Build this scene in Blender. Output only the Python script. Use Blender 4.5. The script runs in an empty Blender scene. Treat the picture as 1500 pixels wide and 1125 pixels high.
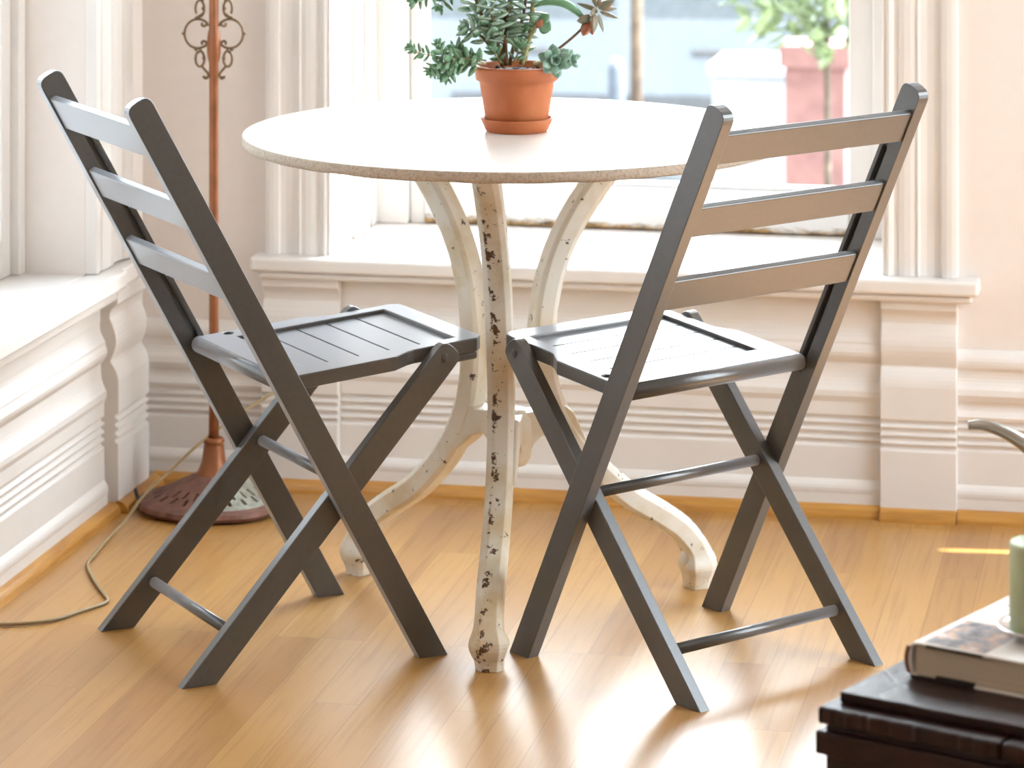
import bpy, bmesh, math, random
from mathutils import Vector, Matrix
random.seed(7)
S = bpy.context.scene
COL = S.collection
R = math.radians
YAW = 0.1978
CY, SY = math.cos(YAW), math.sin(YAW)
H = 1.4713


def room(x, y):                      # camera-frame metres -> room axes (u along the window wall, v towards it)
    return (x * CY - y * SY, x * SY + y * CY)


# ------------------------------------------------------------------ materials
def nt(name):
    m = bpy.data.materials.new(name)
    m.use_nodes = True
    t = m.node_tree
    b = t.nodes['Principled BSDF']
    return m, t, b


def N(t, typ, **kw):
    n = t.nodes.new(typ)
    for k, v in kw.items():
        if k in n.inputs.keys() if hasattr(n.inputs, 'keys') else False:
            n.inputs[k].default_value = v
        else:
            setattr(n, k, v)
    return n


def ramp(t, fac, stops):
    r = t.nodes.new('ShaderNodeValToRGB')
    while len(r.color_ramp.elements) < len(stops):
        r.color_ramp.elements.new(0.5)
    for e, (p, c) in zip(r.color_ramp.elements, stops):
        e.position = p
        e.color = (*c, 1) if len(c) == 3 else c
    t.links.new(fac, r.inputs[0])
    return r.outputs[0]


def noise(t, scale, detail=4, rough=.55, vec=None, dim='3D'):
    n = t.nodes.new('ShaderNodeTexNoise')
    n.inputs['Scale'].default_value = scale
    n.inputs['Detail'].default_value = detail
    n.inputs['Roughness'].default_value = rough
    if vec is None:
        vec = t.nodes.new('ShaderNodeTexCoord').outputs['Object']
    t.links.new(vec, n.inputs['Vector'])
    return n.outputs['Fac']


def mix(t, fac, a, b, blend='MIX'):
    m = t.nodes.new('ShaderNodeMix')
    m.data_type = 'RGBA'
    m.blend_type = blend
    for sock, v in ((m.inputs['Factor'], fac), (m.inputs[6], a), (m.inputs[7], b)):
        if hasattr(v, 'is_linked'):
            t.links.new(v, sock)
        elif isinstance(v, (int, float)):
            sock.default_value = v
        else:
            sock.default_value = (*v, 1)
    return m.outputs[2]


def math_n(t, op, a, b=None):
    m = t.nodes.new('ShaderNodeMath')
    m.operation = op
    for i, v in enumerate((a, b)):
        if v is None:
            continue
        if hasattr(v, 'is_linked'):
            t.links.new(v, m.inputs[i])
        else:
            m.inputs[i].default_value = v
    return m.outputs[0]


def bump(t, b, h, strength=.2, dist=.002):
    n = t.nodes.new('ShaderNodeBump')
    n.inputs['Strength'].default_value = strength
    n.inputs['Distance'].default_value = dist
    t.links.new(h, n.inputs['Height'])
    t.links.new(n.outputs[0], b.inputs['Normal'])


def simple(name, col, rough=.5, metal=0., var=.12, scale=30., spec=None, bmp=0.):
    m, t, b = nt(name)
    f = noise(t, scale)
    lo = tuple(c * (1 - var) for c in col)
    hi = tuple(min(1, c * (1 + var)) for c in col)
    t.links.new(ramp(t, f, [(.3, lo), (.7, hi)]), b.inputs['Base Color'])
    b.inputs['Roughness'].default_value = rough
    b.inputs['Metallic'].default_value = metal
    if spec is not None:
        b.inputs['Specular IOR Level'].default_value = spec
    if bmp:
        bump(t, b, f, bmp)
    return m


M = {}
M['paint_white'] = simple('white_gloss_trim_paint', (.76, .715, .675), .38, var=.02, scale=9, bmp=.03)
M['wall'] = simple('warm_white_wall_paint', (.77, .70, .65), .75, var=.015, scale=40, bmp=.04)
M['ceiling'] = simple('ceiling_paint', (.8, .77, .73), .8, var=.01)


def floor_mat():
    m, t, b = nt('oak_strip_floor')
    tc = t.nodes.new('ShaderNodeTexCoord').outputs['Object']
    sep = t.nodes.new('ShaderNodeSeparateXYZ'); t.links.new(tc, sep.inputs[0])
    cmb = t.nodes.new('ShaderNodeCombineXYZ')
    t.links.new(sep.outputs[1], cmb.inputs[0]); t.links.new(sep.outputs[0], cmb.inputs[1])
    br = t.nodes.new('ShaderNodeTexBrick')
    br.offset = .37; br.offset_frequency = 3; br.squash = 1.0
    for k, v in (('Scale', 1.), ('Mortar Size', .0007), ('Mortar Smooth', .2), ('Bias', 0.), ('Brick Width', .83), ('Row Height', .068)):
        br.inputs[k].default_value = v
    br.inputs['Color1'].default_value = (0, 0, 0, 1); br.inputs['Color2'].default_value = (1, 1, 1, 1); br.inputs['Mortar'].default_value = (.5, .5, .5, 1)
    t.links.new(cmb.outputs[0], br.inputs['Vector'])
    plank = ramp(t, br.outputs['Color'], [(0, (.38, .180, .047)), (.35, (.45, .232, .064)), (.7, (.50, .268, .080)), (1, (.41, .205, .058))])
    mp = t.nodes.new('ShaderNodeMapping'); mp.inputs['Scale'].default_value = (60, 2.2, 1)
    t.links.new(tc, mp.inputs[0])
    off = t.nodes.new('ShaderNodeVectorMath'); off.operation = 'ADD'
    sc = t.nodes.new('ShaderNodeVectorMath'); sc.operation = 'SCALE'; sc.inputs['Scale'].default_value = 37.
    t.links.new(br.outputs['Color'], sc.inputs[0]); t.links.new(mp.outputs[0], off.inputs[0]); t.links.new(sc.outputs[0], off.inputs[1])
    g = noise(t, 1.6, 6, .6, off.outputs[0])
    col = mix(t, .55, plank, ramp(t, g, [(.3, (.66, .60, .52)), (.52, (1, 1, 1)), (.8, (.84, .78, .70))]), 'MULTIPLY')
    big = noise(t, 1.5, 3, .5, tc)
    col = mix(t, .35, col, ramp(t, big, [(.35, (.85, .8, .75)), (.65, (1, 1, 1))]), 'MULTIPLY')
    seam = ramp(t, br.outputs['Fac'], [(0, (1, 1, 1)), (1, (.32, .22, .14))])
    col = mix(t, .45, col, seam, 'MULTIPLY')
    t.links.new(col, b.inputs['Base Color'])
    t.links.new(ramp(t, g, [(.2, (.34, .34, .34)), (.8, (.27, .27, .27))]), b.inputs['Roughness'])
    b.inputs['Specular IOR Level'].default_value = .55
    b.inputs['Coat Weight'].default_value = .25
    b.inputs['Coat Roughness'].default_value = .22
    h = math_n(t, 'SUBTRACT', math_n(t, 'MULTIPLY', g, .12), br.outputs['Fac'])
    bump(t, b, h, .12, .0015)
    return m


M['floor'] = floor_mat()


def shoe_mat():
    m, t, b = nt('varnished_oak_moulding')
    tc = t.nodes.new('ShaderNodeTexCoord').outputs['Object']
    mp = t.nodes.new('ShaderNodeMapping'); mp.inputs['Scale'].default_value = (6, 6, 90); t.links.new(tc, mp.inputs[0])
    g = noise(t, 1.2, 5, .6, mp.outputs[0])
    t.links.new(ramp(t, g, [(.25, (.34, .14, .028)), (.6, (.54, .26, .055)), (.8, (.60, .32, .085))]), b.inputs['Base Color'])
    b.inputs['Roughness'].default_value = .3
    return m


M['shoe'] = shoe_mat()


def chair_mat():
    m, t, b = nt('charcoal_grey_chair_paint')
    tc = t.nodes.new('ShaderNodeTexCoord').outputs['Object']
    f = noise(t, 120, 4, .6, tc)
    base = ramp(t, f, [(.3, (.045, .041, .035)), (.7, (.058, .053, .046))])
    mp = t.nodes.new('ShaderNodeMapping'); mp.inputs['Scale'].default_value = (90, 14, 14); mp.inputs['Rotation'].default_value = (.47, 0, 0); t.links.new(tc, mp.inputs[0])
    ch = noise(t, 1.5, 6, .65, mp.outputs[0])
    mask = ramp(t, ch, [(.715, (0, 0, 0)), (.74, (1, 1, 1))])
    col = mix(t, mask, base, (.30, .13, .04))
    t.links.new(col, b.inputs['Base Color'])
    b.inputs['Roughness'].default_value = .30
    b.inputs['Specular IOR Level'].default_value = .95
    b.inputs['Sheen Weight'].default_value = .55
    b.inputs['Sheen Roughness'].default_value = .45
    b.inputs['Sheen Tint'].default_value = (.85, .9, 1., 1)
    bump(t, b, f, .05, .001)
    return m


M['chair'] = chair_mat()


def stone_mat():
    m, t, b = nt('pale_stone_table_top')
    f = noise(t, 160, 5, .7)
    g = noise(t, 5, 3)
    col = mix(t, .4, ramp(t, f, [(.25, (.60, .50, .40)), (.42, (.82, .77, .70)), (.8, (.88, .85, .80))]), ramp(t, g, [(.3, (.78, .74, .68)), (.7, (.9, .88, .85))]))
    t.links.new(col, b.inputs['Base Color'])
    b.inputs['Roughness'].default_value = .28
    return m


M['stone'] = stone_mat()


def stone_edge():
    m, t, b = nt('shaded_raw_stone_edge')
    f = noise(t, 220, 5, .7)
    t.links.new(ramp(t, f, [(.3, (.32, .25, .18)), (.5, (.52, .43, .34)), (.75, (.64, .55, .46))]), b.inputs['Base Color'])  # raw stone grain; the darker tan also paints the edge's shaded side
    b.inputs['Roughness'].default_value = .7
    bump(t, b, f, .3, .001)
    return m


M['stone_edge'] = stone_edge()


def iron_paint():
    m, t, b = nt('chipped_white_iron_paint')
    tc = t.nodes.new('ShaderNodeTexCoord').outputs['Object']
    at = t.nodes.new('ShaderNodeAttribute'); at.attribute_name = 'wear'
    f = noise(t, 55, 6, .7, tc)
    g = noise(t, 9, 5, .6, tc)
    stain = ramp(t, g, [(.45, (0, 0, 0)), (.72, (1, 1, 1))])
    col = mix(t, stain, (.78, .735, .65), (.60, .46, .25))
    s = math_n(t, 'ADD', math_n(t, 'MULTIPLY', at.outputs['Fac'], .26), f)
    chip = ramp(t, s, [(.785, (0, 0, 0)), (.805, (1, 1, 1))])
    rust = ramp(t, noise(t, 200, 3, .5, tc), [(.3, (.035, .02, .012)), (.7, (.16, .075, .03))])
    col = mix(t, chip, col, rust)
    t.links.new(col, b.inputs['Base Color'])
    b.inputs['Roughness'].default_value = .42
    bump(t, b, math_n(t, 'SUBTRACT', math_n(t, 'MULTIPLY', f, .3), chip), .35, .001)
    return m


M['iron'] = iron_paint()
M['copper'] = simple('rusty_copper_lamp_paint', (.27, .095, .035), .42, .35, .22, 25, bmp=.1)
M['lamp_base'] = simple('reddish_brown_cast_iron', (.19, .085, .06), .55, .25, .3, 40, bmp=.3)
M['verdigris'] = simple('pale_green_worn_iron', (.33, .33, .27), .55, .1, .3, 60, bmp=.3)
M['antique'] = simple('dark_antique_brass', (.17, .10, .045), .45, .5, .3, 60)
M['cord'] = simple('tan_lamp_cord', (.33, .24, .12), .6)
M['black'] = simple('black_plastic', (.012, .011, .01), .5)


def terracotta():
    m, t, b = nt('terracotta')
    f = noise(t, 14, 5, .6)
    t.links.new(ramp(t, f, [(.3, (.35, .085, .022)), (.55, (.43, .118, .031)), (.8, (.46, .16, .058))]), b.inputs['Base Color'])
    b.inputs['Roughness'].default_value = .62
    bump(t, b, noise(t, 90, 3), .08, .001)
    return m


M['terracotta'] = terracotta()
M['soil'] = simple('dark_potting_soil', (.05, .035, .025), .9, var=.6, scale=150, bmp=.6)


def leaf_mat(name, a, b_, edge, rough=.38):
    m, t, b = nt(name)
    tc = t.nodes.new('ShaderNodeTexCoord').outputs['Object']
    f = noise(t, 45, 3, .5, tc)
    at = t.nodes.new('ShaderNodeAttribute'); at.attribute_name = 'wear'
    col = mix(t, at.outputs['Fac'], ramp(t, f, [(.3, a), (.7, b_)]), edge)
    t.links.new(col, b.inputs['Base Color'])
    b.inputs['Roughness'].default_value = rough
    b.inputs['Subsurface Weight'].default_value = .25
    b.inputs['Subsurface Radius'].default_value = (.004, .006, .003)
    return m


M['leaf_jade'] = leaf_mat('grey_green_jade_leaf', (.10, .20, .10), (.20, .31, .19), (.42, .50, .42))
M['leaf_sedum'] = leaf_mat('fresh_green_sedum_leaf', (.10, .24, .11), (.20, .36, .22), (.22, .30, .18))
M['leaf_blue'] = leaf_mat('blue_green_rosette_leaf', (.14, .26, .18), (.24, .37, .28), (.36, .46, .38))
M['leaf_dark'] = leaf_mat('olive_and_maroon_leaf', (.13, .15, .09), (.22, .20, .13), (.34, .17, .12))
M['leaf_red'] = leaf_mat('rust_red_leaf', (.32, .10, .05), (.40, .16, .09), (.4, .25, .15))
M['stem'] = simple('woody_brown_stem', (.15, .075, .025), .7, var=.4, scale=90, bmp=.4)
M['stem_pale'] = simple('pale_green_stem', (.40, .36, .17), .5, var=.25)


def trunk_mat():
    m, t, b = nt('dark_crackled_leathered_wood')
    tc = t.nodes.new('ShaderNodeTexCoord').outputs['Object']
    f = noise(t, 30, 6, .65, tc)
    v = t.nodes.new('ShaderNodeTexVoronoi'); v.feature = 'DISTANCE_TO_EDGE'; v.inputs['Scale'].default_value = 26
    t.links.new(tc, v.inputs['Vector'])
    col = ramp(t, f, [(.3, (.008, .0024, .0018)), (.6, (.022, .0055, .0042)), (.8, (.042, .010, .008))])
    t.links.new(col, b.inputs['Base Color'])
    b.inputs['Roughness'].default_value = .42
    b.inputs['Specular IOR Level'].default_value = .35
    hh = math_n(t, 'ADD', math_n(t, 'MULTIPLY', f, .7), math_n(t, 'MINIMUM', v.outputs['Distance'], .08))
    bump(t, b, hh, .5, .004)
    return m


M['trunk'] = trunk_mat()
M['paper'] = simple('cream_book_pages', (.62, .53, .40), .8, var=.12, scale=60)


def pages():
    m, t, b = nt('stacked_page_edges')
    tc = t.nodes.new('ShaderNodeTexCoord').outputs['Object']
    mp = t.nodes.new('ShaderNodeMapping'); mp.inputs['Scale'].default_value = (2, 2, 900); t.links.new(tc, mp.inputs[0])
    f = noise(t, 1.5, 2, .5, mp.outputs[0])
    t.links.new(ramp(t, f, [(.3, (.44, .36, .26)), (.7, (.60, .51, .39))]), b.inputs['Base Color'])
    b.inputs['Roughness'].default_value = .8
    return m


M['pages'] = pages()


def book_cover():
    m, t, b = nt('printed_book_jacket')
    tc = t.nodes.new('ShaderNodeTexCoord').outputs['Object']
    sep = t.nodes.new('ShaderNodeSeparateXYZ'); t.links.new(tc, sep.inputs[0])

    def box(x0, x1, y0, y1):
        a = math_n(t, 'GREATER_THAN', sep.outputs[0], x0); b2 = math_n(t, 'LESS_THAN', sep.outputs[0], x1)
        c = math_n(t, 'GREATER_THAN', sep.outputs[1], y0); d = math_n(t, 'LESS_THAN', sep.outputs[1], y1)
        return math_n(t, 'MULTIPLY', math_n(t, 'MULTIPLY', a, b2), math_n(t, 'MULTIPLY', c, d))
    f = noise(t, 32, 4, .6, tc)
    pic = ramp(t, f, [(.35, (.07, .08, .10)), (.48, (.25, .25, .28)), (.56, (.55, .33, .22)), (.64, (.62, .64, .66)), (.75, (.16, .14, .12))])
    col = mix(t, box(.012, .085, .004, .105), (.78, .75, .70), pic)
    col = mix(t, box(.045, .14, .135, .155), col, (.50, .16, .28))
    col = mix(t, box(.02, .09, .18, .185), col, (.3, .3, .3))
    t.links.new(col, b.inputs['Base Color'])
    b.inputs['Roughness'].default_value = .22
    return m


M['cover'] = book_cover()
M['maroon'] = simple('maroon_cloth_board', (.20, .05, .03), .6)
M['jacket_dark'] = simple('black_jacket_flap', (.02, .015, .012), .4)


def candle_mat():
    m, t, b = nt('pale_sage_candle_wax')
    f = noise(t, 30, 3)
    t.links.new(ramp(t, f, [(.3, (.43, .50, .29)), (.7, (.50, .56, .36))]), b.inputs['Base Color'])
    b.inputs['Roughness'].default_value = .4
    b.inputs['Subsurface Weight'].default_value = .6
    b.inputs['Subsurface Radius'].default_value = (.02, .022, .012)
    return m


M['candle'] = candle_mat()
M['silver'] = simple('brushed_silver', (.72, .71, .70), .22, 1., .05)
M['pewter'] = simple('dull_grey_metal', (.46, .44, .40), .34, .85, .1)
M['wick'] = simple('charred_wick', (.03, .025, .02), .9)


def rail_mat():
    m, t, b = nt('weathered_white_sash_paint')
    tc = t.nodes.new('ShaderNodeTexCoord').outputs['Object']
    sep = t.nodes.new('ShaderNodeSeparateXYZ'); t.links.new(tc, sep.inputs[0])
    mp = t.nodes.new('ShaderNodeMapping'); mp.inputs['Scale'].default_value = (14, 14, 40); t.links.new(tc, mp.inputs[0])
    f = noise(t, 1., 5, .65, mp.outputs[0])
    low = t.nodes.new('ShaderNodeMapRange')
    for k, v in (('From Min', .455), ('From Max', .418), ('To Min', 0.), ('To Max', .48)):
        low.inputs[k].default_value = v
    t.links.new(sep.outputs[2], low.inputs['Value'])
    s = math_n(t, 'ADD', low.outputs[0], math_n(t, 'MULTIPLY', f, .6))
    mask = ramp(t, s, [(.60, (0, 0, 0)), (.72, (1, 1, 1))])
    col = mix(t, mask, (.80, .79, .77), ramp(t, noise(t, 60, 4, .6, tc), [(.35, (.06, .035, .015)), (.6, (.42, .25, .09))]))
    t.links.new(col, b.inputs['Base Color'])
    b.inputs['Roughness'].default_value = .5
    return m


M['rail'] = rail_mat()


def glass_mat():
    m = bpy.data.materials.new('window_glass'); m.use_nodes = True
    t = m.node_tree; t.nodes.clear()
    o = t.nodes.new('ShaderNodeOutputMaterial'); tr = t.nodes.new('ShaderNodeBsdfTransparent'); gl = t.nodes.new('ShaderNodeBsdfGlossy')
    gl.inputs['Roughness'].default_value = .02
    tr.inputs['Color'].default_value = (.97, .985, .98, 1)
    lw = t.nodes.new('ShaderNodeLayerWeight'); lw.inputs['Blend'].default_value = .5
    fr = t.nodes.new('ShaderNodeMath'); fr.operation = 'MULTIPLY_ADD'; fr.inputs[1].default_value = .55; fr.inputs[2].default_value = .02
    pw = t.nodes.new('ShaderNodeMath'); pw.operation = 'POWER'; pw.inputs[1].default_value = 5.
    t.links.new(lw.outputs['Facing'], pw.inputs[0]); t.links.new(pw.outputs[0], fr.inputs[0])
    mx = t.nodes.new('ShaderNodeMixShader')
    t.links.new(fr.outputs[0], mx.inputs[0]); t.links.new(tr.outputs[0], mx.inputs[1]); t.links.new(gl.outputs[0], mx.inputs[2])
    t.links.new(mx.outputs[0], o.inputs[0])
    return m


M['glass'] = glass_mat()
M['pavement'] = simple('pale_concrete_pavement', (.12, .12, .122), .8, var=.12, scale=3)
M['asphalt'] = simple('grey_asphalt', (.19, .20, .21), .85, var=.15, scale=4)
M['brick'] = simple('red_brick', (.30, .15, .13), .8, var=.2, scale=12)
M['car_grey'] = simple('blue_grey_car_paint', (.29, .32, .35), .25, .2, .05)
M['car_white'] = simple('white_car_paint', (.5, .52, .54), .2, 0, .03)
M['car_glass'] = simple('dark_car_glass', (.16, .18, .19), .08)
M['tyre'] = simple('black_tyre', (.12, .12, .125), .7)
M['foliage'] = simple('bright_green_foliage', (.30, .38, .18), .5, var=.4, scale=8)
M['bark'] = simple('grey_brown_bark', (.14, .10, .07), .8, var=.3)
M['ext_wall'] = simple('pale_stucco', (.22, .215, .21), .8, var=.08, scale=2)
M['post_grey'] = simple('blue_grey_painted_steel', (.13, .15, .18), .4)


# ------------------------------------------------------------------ mesh helpers
class MB:
    def __init__(s):
        s.bm = bmesh.new()
        s.wl = None

    def wear(s):
        if s.wl is None:
            s.wl = s.bm.verts.layers.float.new('wear')
        return s.wl

    def box(s, x0, x1, y0, y1, z0, z1, mi=0):
        v = [s.bm.verts.new(p) for p in ((x0, y0, z0), (x1, y0, z0), (x1, y1, z0), (x0, y1, z0), (x0, y0, z1), (x1, y0, z1), (x1, y1, z1), (x0, y1, z1))]
        for f in ((0, 3, 2, 1), (4, 5, 6, 7), (0, 1, 5, 4), (1, 2, 6, 5), (2, 3, 7, 6), (3, 0, 4, 7)):
            s.bm.faces.new([v[i] for i in f]).material_index = mi
        return v

    def prism(s, outer, holes, fn0, fn1, mi=0):
        """Polygon with holes extruded between two placements fn0/fn1: (a,b)->xyz"""
        caps = []
        for fn in (fn0, fn1):
            loops, edges = [], []
            for lp in [outer] + list(holes):
                vs = [s.bm.verts.new(fn(*p)) for p in lp]
                loops.append(vs)
                edges += [s.bm.edges.new((vs[i], vs[(i + 1) % len(vs)])) for i in range(len(vs))]
            if holes:
                g = bmesh.ops.triangle_fill(s.bm, use_beauty=True, use_dissolve=False, edges=edges)
                for f in g['geom']:
                    if isinstance(f, bmesh.types.BMFace):
                        f.material_index = mi
            else:
                s.bm.faces.new(loops[0]).material_index = mi
            caps.append(loops)
        for la, lb in zip(*caps):
            n = len(la)
            for i in range(n):
                s.bm.faces.new((la[i], la[(i + 1) % n], lb[(i + 1) % n], lb[i])).material_index = mi

    def tube(s, pts, rad, n=10, caps=True, wear=None):
        pts = [Vector(p) for p in pts]
        rads = rad if isinstance(rad, (list, tuple)) else [rad] * len(pts)
        rings = []
        prev = None
        for i, p in enumerate(pts):
            d = (pts[min(i + 1, len(pts) - 1)] - pts[max(i - 1, 0)]).normalized()
            if prev is None:
                a = Vector((0, 0, 1)) if abs(d.z) < .9 else Vector((1, 0, 0))
                u = d.cross(a).normalized()
            else:
                u = (prev - d * prev.dot(d)).normalized()
            prev = u
            w = d.cross(u)
            rings.append([s.bm.verts.new(p + (u * math.cos(2 * math.pi * k / n) + w * math.sin(2 * math.pi * k / n)) * rads[i]) for k in range(n)])
        for a, b in zip(rings, rings[1:]):
            for k in range(n):
                f = s.bm.faces.new((a[k], a[(k + 1) % n], b[(k + 1) % n], b[k])); f.smooth = True
        if caps:
            s.bm.faces.new(rings[0][::-1]); s.bm.faces.new(rings[-1])

    def lathe(s, prof, n=48, c=(0, 0, 0), smooth=True, mi=0):
        rings = []
        for r, z in prof:
            if r < 1e-6:
                rings.append([s.bm.verts.new((c[0], c[1], c[2] + z))])
            else:
                rings.append([s.bm.verts.new((c[0] + r * math.cos(2 * math.pi * k / n), c[1] + r * math.sin(2 * math.pi * k / n), c[2] + z)) for k in range(n)])
        for a, b in zip(rings, rings[1:]):
            for k in range(n):
                k2 = (k + 1) % n
                if len(a) == 1 and len(b) == 1:
                    continue
                if len(a) == 1:
                    f = s.bm.faces.new((a[0], b[k2], b[k]))
                elif len(b) == 1:
                    f = s.bm.faces.new((a[k], a[k2], b[0]))
                else:
                    f = s.bm.faces.new((a[k], a[k2], b[k2], b[k]))
                f.smooth = smooth; f.material_index = mi

    def sweep(s, pts, normals, tang, section, scales, wearmask=None, mi=0):
        """section list of (t,n); pts 3D; normals per point; tang constant vector"""
        wl = s.wear() if wearmask else None
        rings = []
        for p, nn, sc in zip(pts, normals, scales):
            ring = []
            for j, (a, b) in enumerate(section):
                v = s.bm.verts.new(Vector(p) + tang * a * sc[0] + nn * b * sc[1])
                if wl is not None:
                    v[wl] = wearmask[j] + max(0., .05 - v.co.z) * 3.5
                ring.append(v)
            rings.append(ring)
        n = len(section)
        for a, b in zip(rings, rings[1:]):
            for k in range(n):
                s.bm.faces.new((a[k], a[(k + 1) % n], b[(k + 1) % n], b[k])).material_index = mi
        s.bm.faces.new(rings[0][::-1]); s.bm.faces.new(rings[-1])

    def leaf(s, p, d, up, L, Wd, T, tip=.75, nu=7, nv=8, curl=0.):
        """succulent leaf: pointed plump blade from p along d"""
        wl = s.wear()
        p = Vector(p); d = Vector(d).normalized(); up = Vector(up)
        side = d.cross(up)
        if side.length < 1e-4:
            side = d.cross(Vector((1, .2, .1)))
        side.normalize(); up = side.cross(d).normalized()
        rings = []
        for i in range(nu + 1):
            q = i / nu
            wd = Wd * .5 * (math.sin(math.pi * min(1, q ** tip)) ** .75 if 0 < q < 1 else 0) + Wd * .06 * (1 - q)
            th = T * .5 * (math.sin(math.pi * q) ** .6 if 0 < q < 1 else 0) + T * .1 * (1 - q)
            c = p + d * (L * q) + up * (curl * L * q * q)
            ring = []
            for k in range(nv):
                a = 2 * math.pi * k / nv
                v = s.bm.verts.new(c + side * math.cos(a) * wd + up * math.sin(a) * th)
                v[wl] = abs(math.cos(a)) ** 6 * .9
                ring.append(v)
            rings.append(ring)
        for a, b in zip(rings, rings[1:]):
            for k in range(nv):
                f = s.bm.faces.new((a[k], a[(k + 1) % nv], b[(k + 1) % nv], b[k])); f.smooth = True
        s.bm.faces.new(rings[0][::-1]).smooth = True
        f = s.bm.faces.new(rings[-1]); f.smooth = True

    def ball(s, c, r, seg=12, rings=8, sc=(1, 1, 1)):
        c = Vector(c)
        m = Matrix.Translation(c) @ Matrix.Diagonal((*sc, 1))
        g = bmesh.ops.create_uvsphere(s.bm, u_segments=seg, v_segments=rings, radius=r, matrix=m)
        for v in g['verts']:
            for f in v.link_faces:
                f.smooth = True

    def build(s, name, mats, parent=None, bevel=0., seg=2, loc=None, rot=None, recalc=True, auto=None):
        if recalc:
            bmesh.ops.recalc_face_normals(s.bm, faces=s.bm.faces[:])
        me = bpy.data.meshes.new(name)
        s.bm.to_mesh(me); s.bm.free()
        for m in (mats if isinstance(mats, (list, tuple)) else [mats]):
            me.materials.append(m)
        o = bpy.data.objects.new(name, me)
        COL.objects.link(o)
        if parent is not None:
            o.parent = parent
        if loc is not None:
            o.location = loc
        if rot is not None:
            o.rotation_euler = rot
        if bevel:
            md = o.modifiers.new('bevel', 'BEVEL'); md.width = bevel; md.segments = seg; md.limit_method = 'ANGLE'; md.angle_limit = R(35)
            md.harden_normals = False
        return o


def tag(o, label=None, cat=None, group=None, kind=None):
    for k, v in (('label', label), ('category', cat), ('group', group), ('kind', kind)):
        if v:
            o[k] = v
    return o


def thing(name, label, cat, loc=(0, 0, 0), rz=0., group=None):
    o = bpy.data.objects.new(name, None); COL.objects.link(o)
    o.empty_display_size = .1
    o.location = loc; o.rotation_euler = (0, 0, rz)
    return tag(o, label, cat, group)


def catmull(pts, k=6):
    pts = [Vector(p) for p in pts]
    out = []
    P = [pts[0] * 2 - pts[1]] + pts + [pts[-1] * 2 - pts[-2]]
    for i in range(1, len(P) - 2):
        for j in range(k):
            t = j / k
            a, b, c, d = P[i - 1], P[i], P[i + 1], P[i + 2]
            out.append(.5 * ((2 * b) + (c - a) * t + (2 * a - 5 * b + 4 * c - d) * t * t + (3 * b - a - 3 * c + d) * t ** 3))
    out.append(pts[-1])
    return out


# ------------------------------------------------------------------ room shell
VW = 5.895          # window wall face
UL = -1.86          # left wall face
UR = 1.0           # right wall face
VB = -1.6           # back wall face
CH = 3.25           # ceiling height
SILL = .415
WU0, WU1 = -1.512, -.523   # front window opening
WTOP = 2.35
LV0, LV1 = 4.30, 5.57      # side windows
OUT = 6.34
RV1, RTOP = 5.62, 2.6     # right-hand window


def struct(mb, name, mats, **kw):
    o = mb.build(name, mats, **kw)
    o['kind'] = 'structure'
    return o


mb = MB(); mb.box(-2.1, UR + .1, VB - .1, VW + .03, -.12, 0)
struct(mb, 'floor', M['floor'])
mb = MB(); mb.box(-2.1, UR + .2, VB - .2, OUT, CH, CH + .12)
struct(mb, 'ceiling', M['ceiling'])
mb = MB()
mb.box(-2.05, WU0, VW, OUT, -.1, CH); mb.box(WU1, UR + .2, VW, OUT, -.1, CH)
mb.box(WU0, WU1, VW, OUT, -.1, SILL - .03); mb.box(WU0, WU1, VW, OUT, WTOP, CH)
struct(mb, 'wall_front', M['wall'])


def side_wall(name, ua, ub):
    mb = MB()
    mb.box(ua, ub, LV1, VW, -.1, CH); mb.box(ua, ub, VB, LV0, -.1, CH)
    mb.box(ua, ub, LV0, LV1, -.1, SILL - .03); mb.box(ua, ub, LV0, LV1, WTOP, CH)
    struct(mb, name, M['wall'])


side_wall('wall_left', -2.05, UL)
mb = MB()
for v0, v1 in ((VB, LV0), (RV1, 5.790), (5.828, VW)):
    mb.box(UR, UR + .19, v0, v1, -.1, CH)
mb.box(UR, UR + .19, 5.790, 5.828, -.1, 1.9); mb.box(UR, UR + .19, 5.790, 5.828, 3.02, CH)  # added slit through the unseen wall, shaping the sun streak on the floor
mb.box(UR, UR + .19, LV0, RV1, -.1, SILL - .03); mb.box(UR, UR + .19, LV0, RV1, RTOP, CH)
struct(mb, 'wall_right', M['wall'])
mb = MB(); mb.box(-2.1, UR + .2, VB - .15, VB, -.1, CH)
struct(mb, 'wall_back', M['wall'])


# profiles: (projection, z) lists, extruded along a wall
def arc(d0, z0, d1, z1, bow, n=5):
    out = []
    for i in range(n + 1):
        q = i / n
        out.append((d0 + (d1 - d0) * q + bow * math.sin(math.pi * q), z0 + (z1 - z0) * q))
    return out


def grooves(d, zs, w=.0055, dep=.006):
    out = []
    for z in zs:
        out += [(d, z + w), (d - dep, z + w * .4), (d - dep, z - w * .4), (d, z - w)]
    return out


def extr(mb, prof, axis, base, a, b, sgn=-1, mi=0):
    """axis 'u': runs along u on the window wall (v = base - d); axis 'v': runs along v on a side wall (u = base + d*sgn)"""
    pts = [(0, prof[0][1])] + list(prof) + [(0, prof[-1][1])]
    for e in ((a, b),):
        if axis == 'u':
            f0 = lambda d, z: (a, base - d, z); f1 = lambda d, z: (b, base - d, z)
        else:
            f0 = lambda d, z: (base + sgn * d, a, z); f1 = lambda d, z: (base + sgn * d, b, z)
        mb.prism(pts, [], f0, f1, mi)


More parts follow.
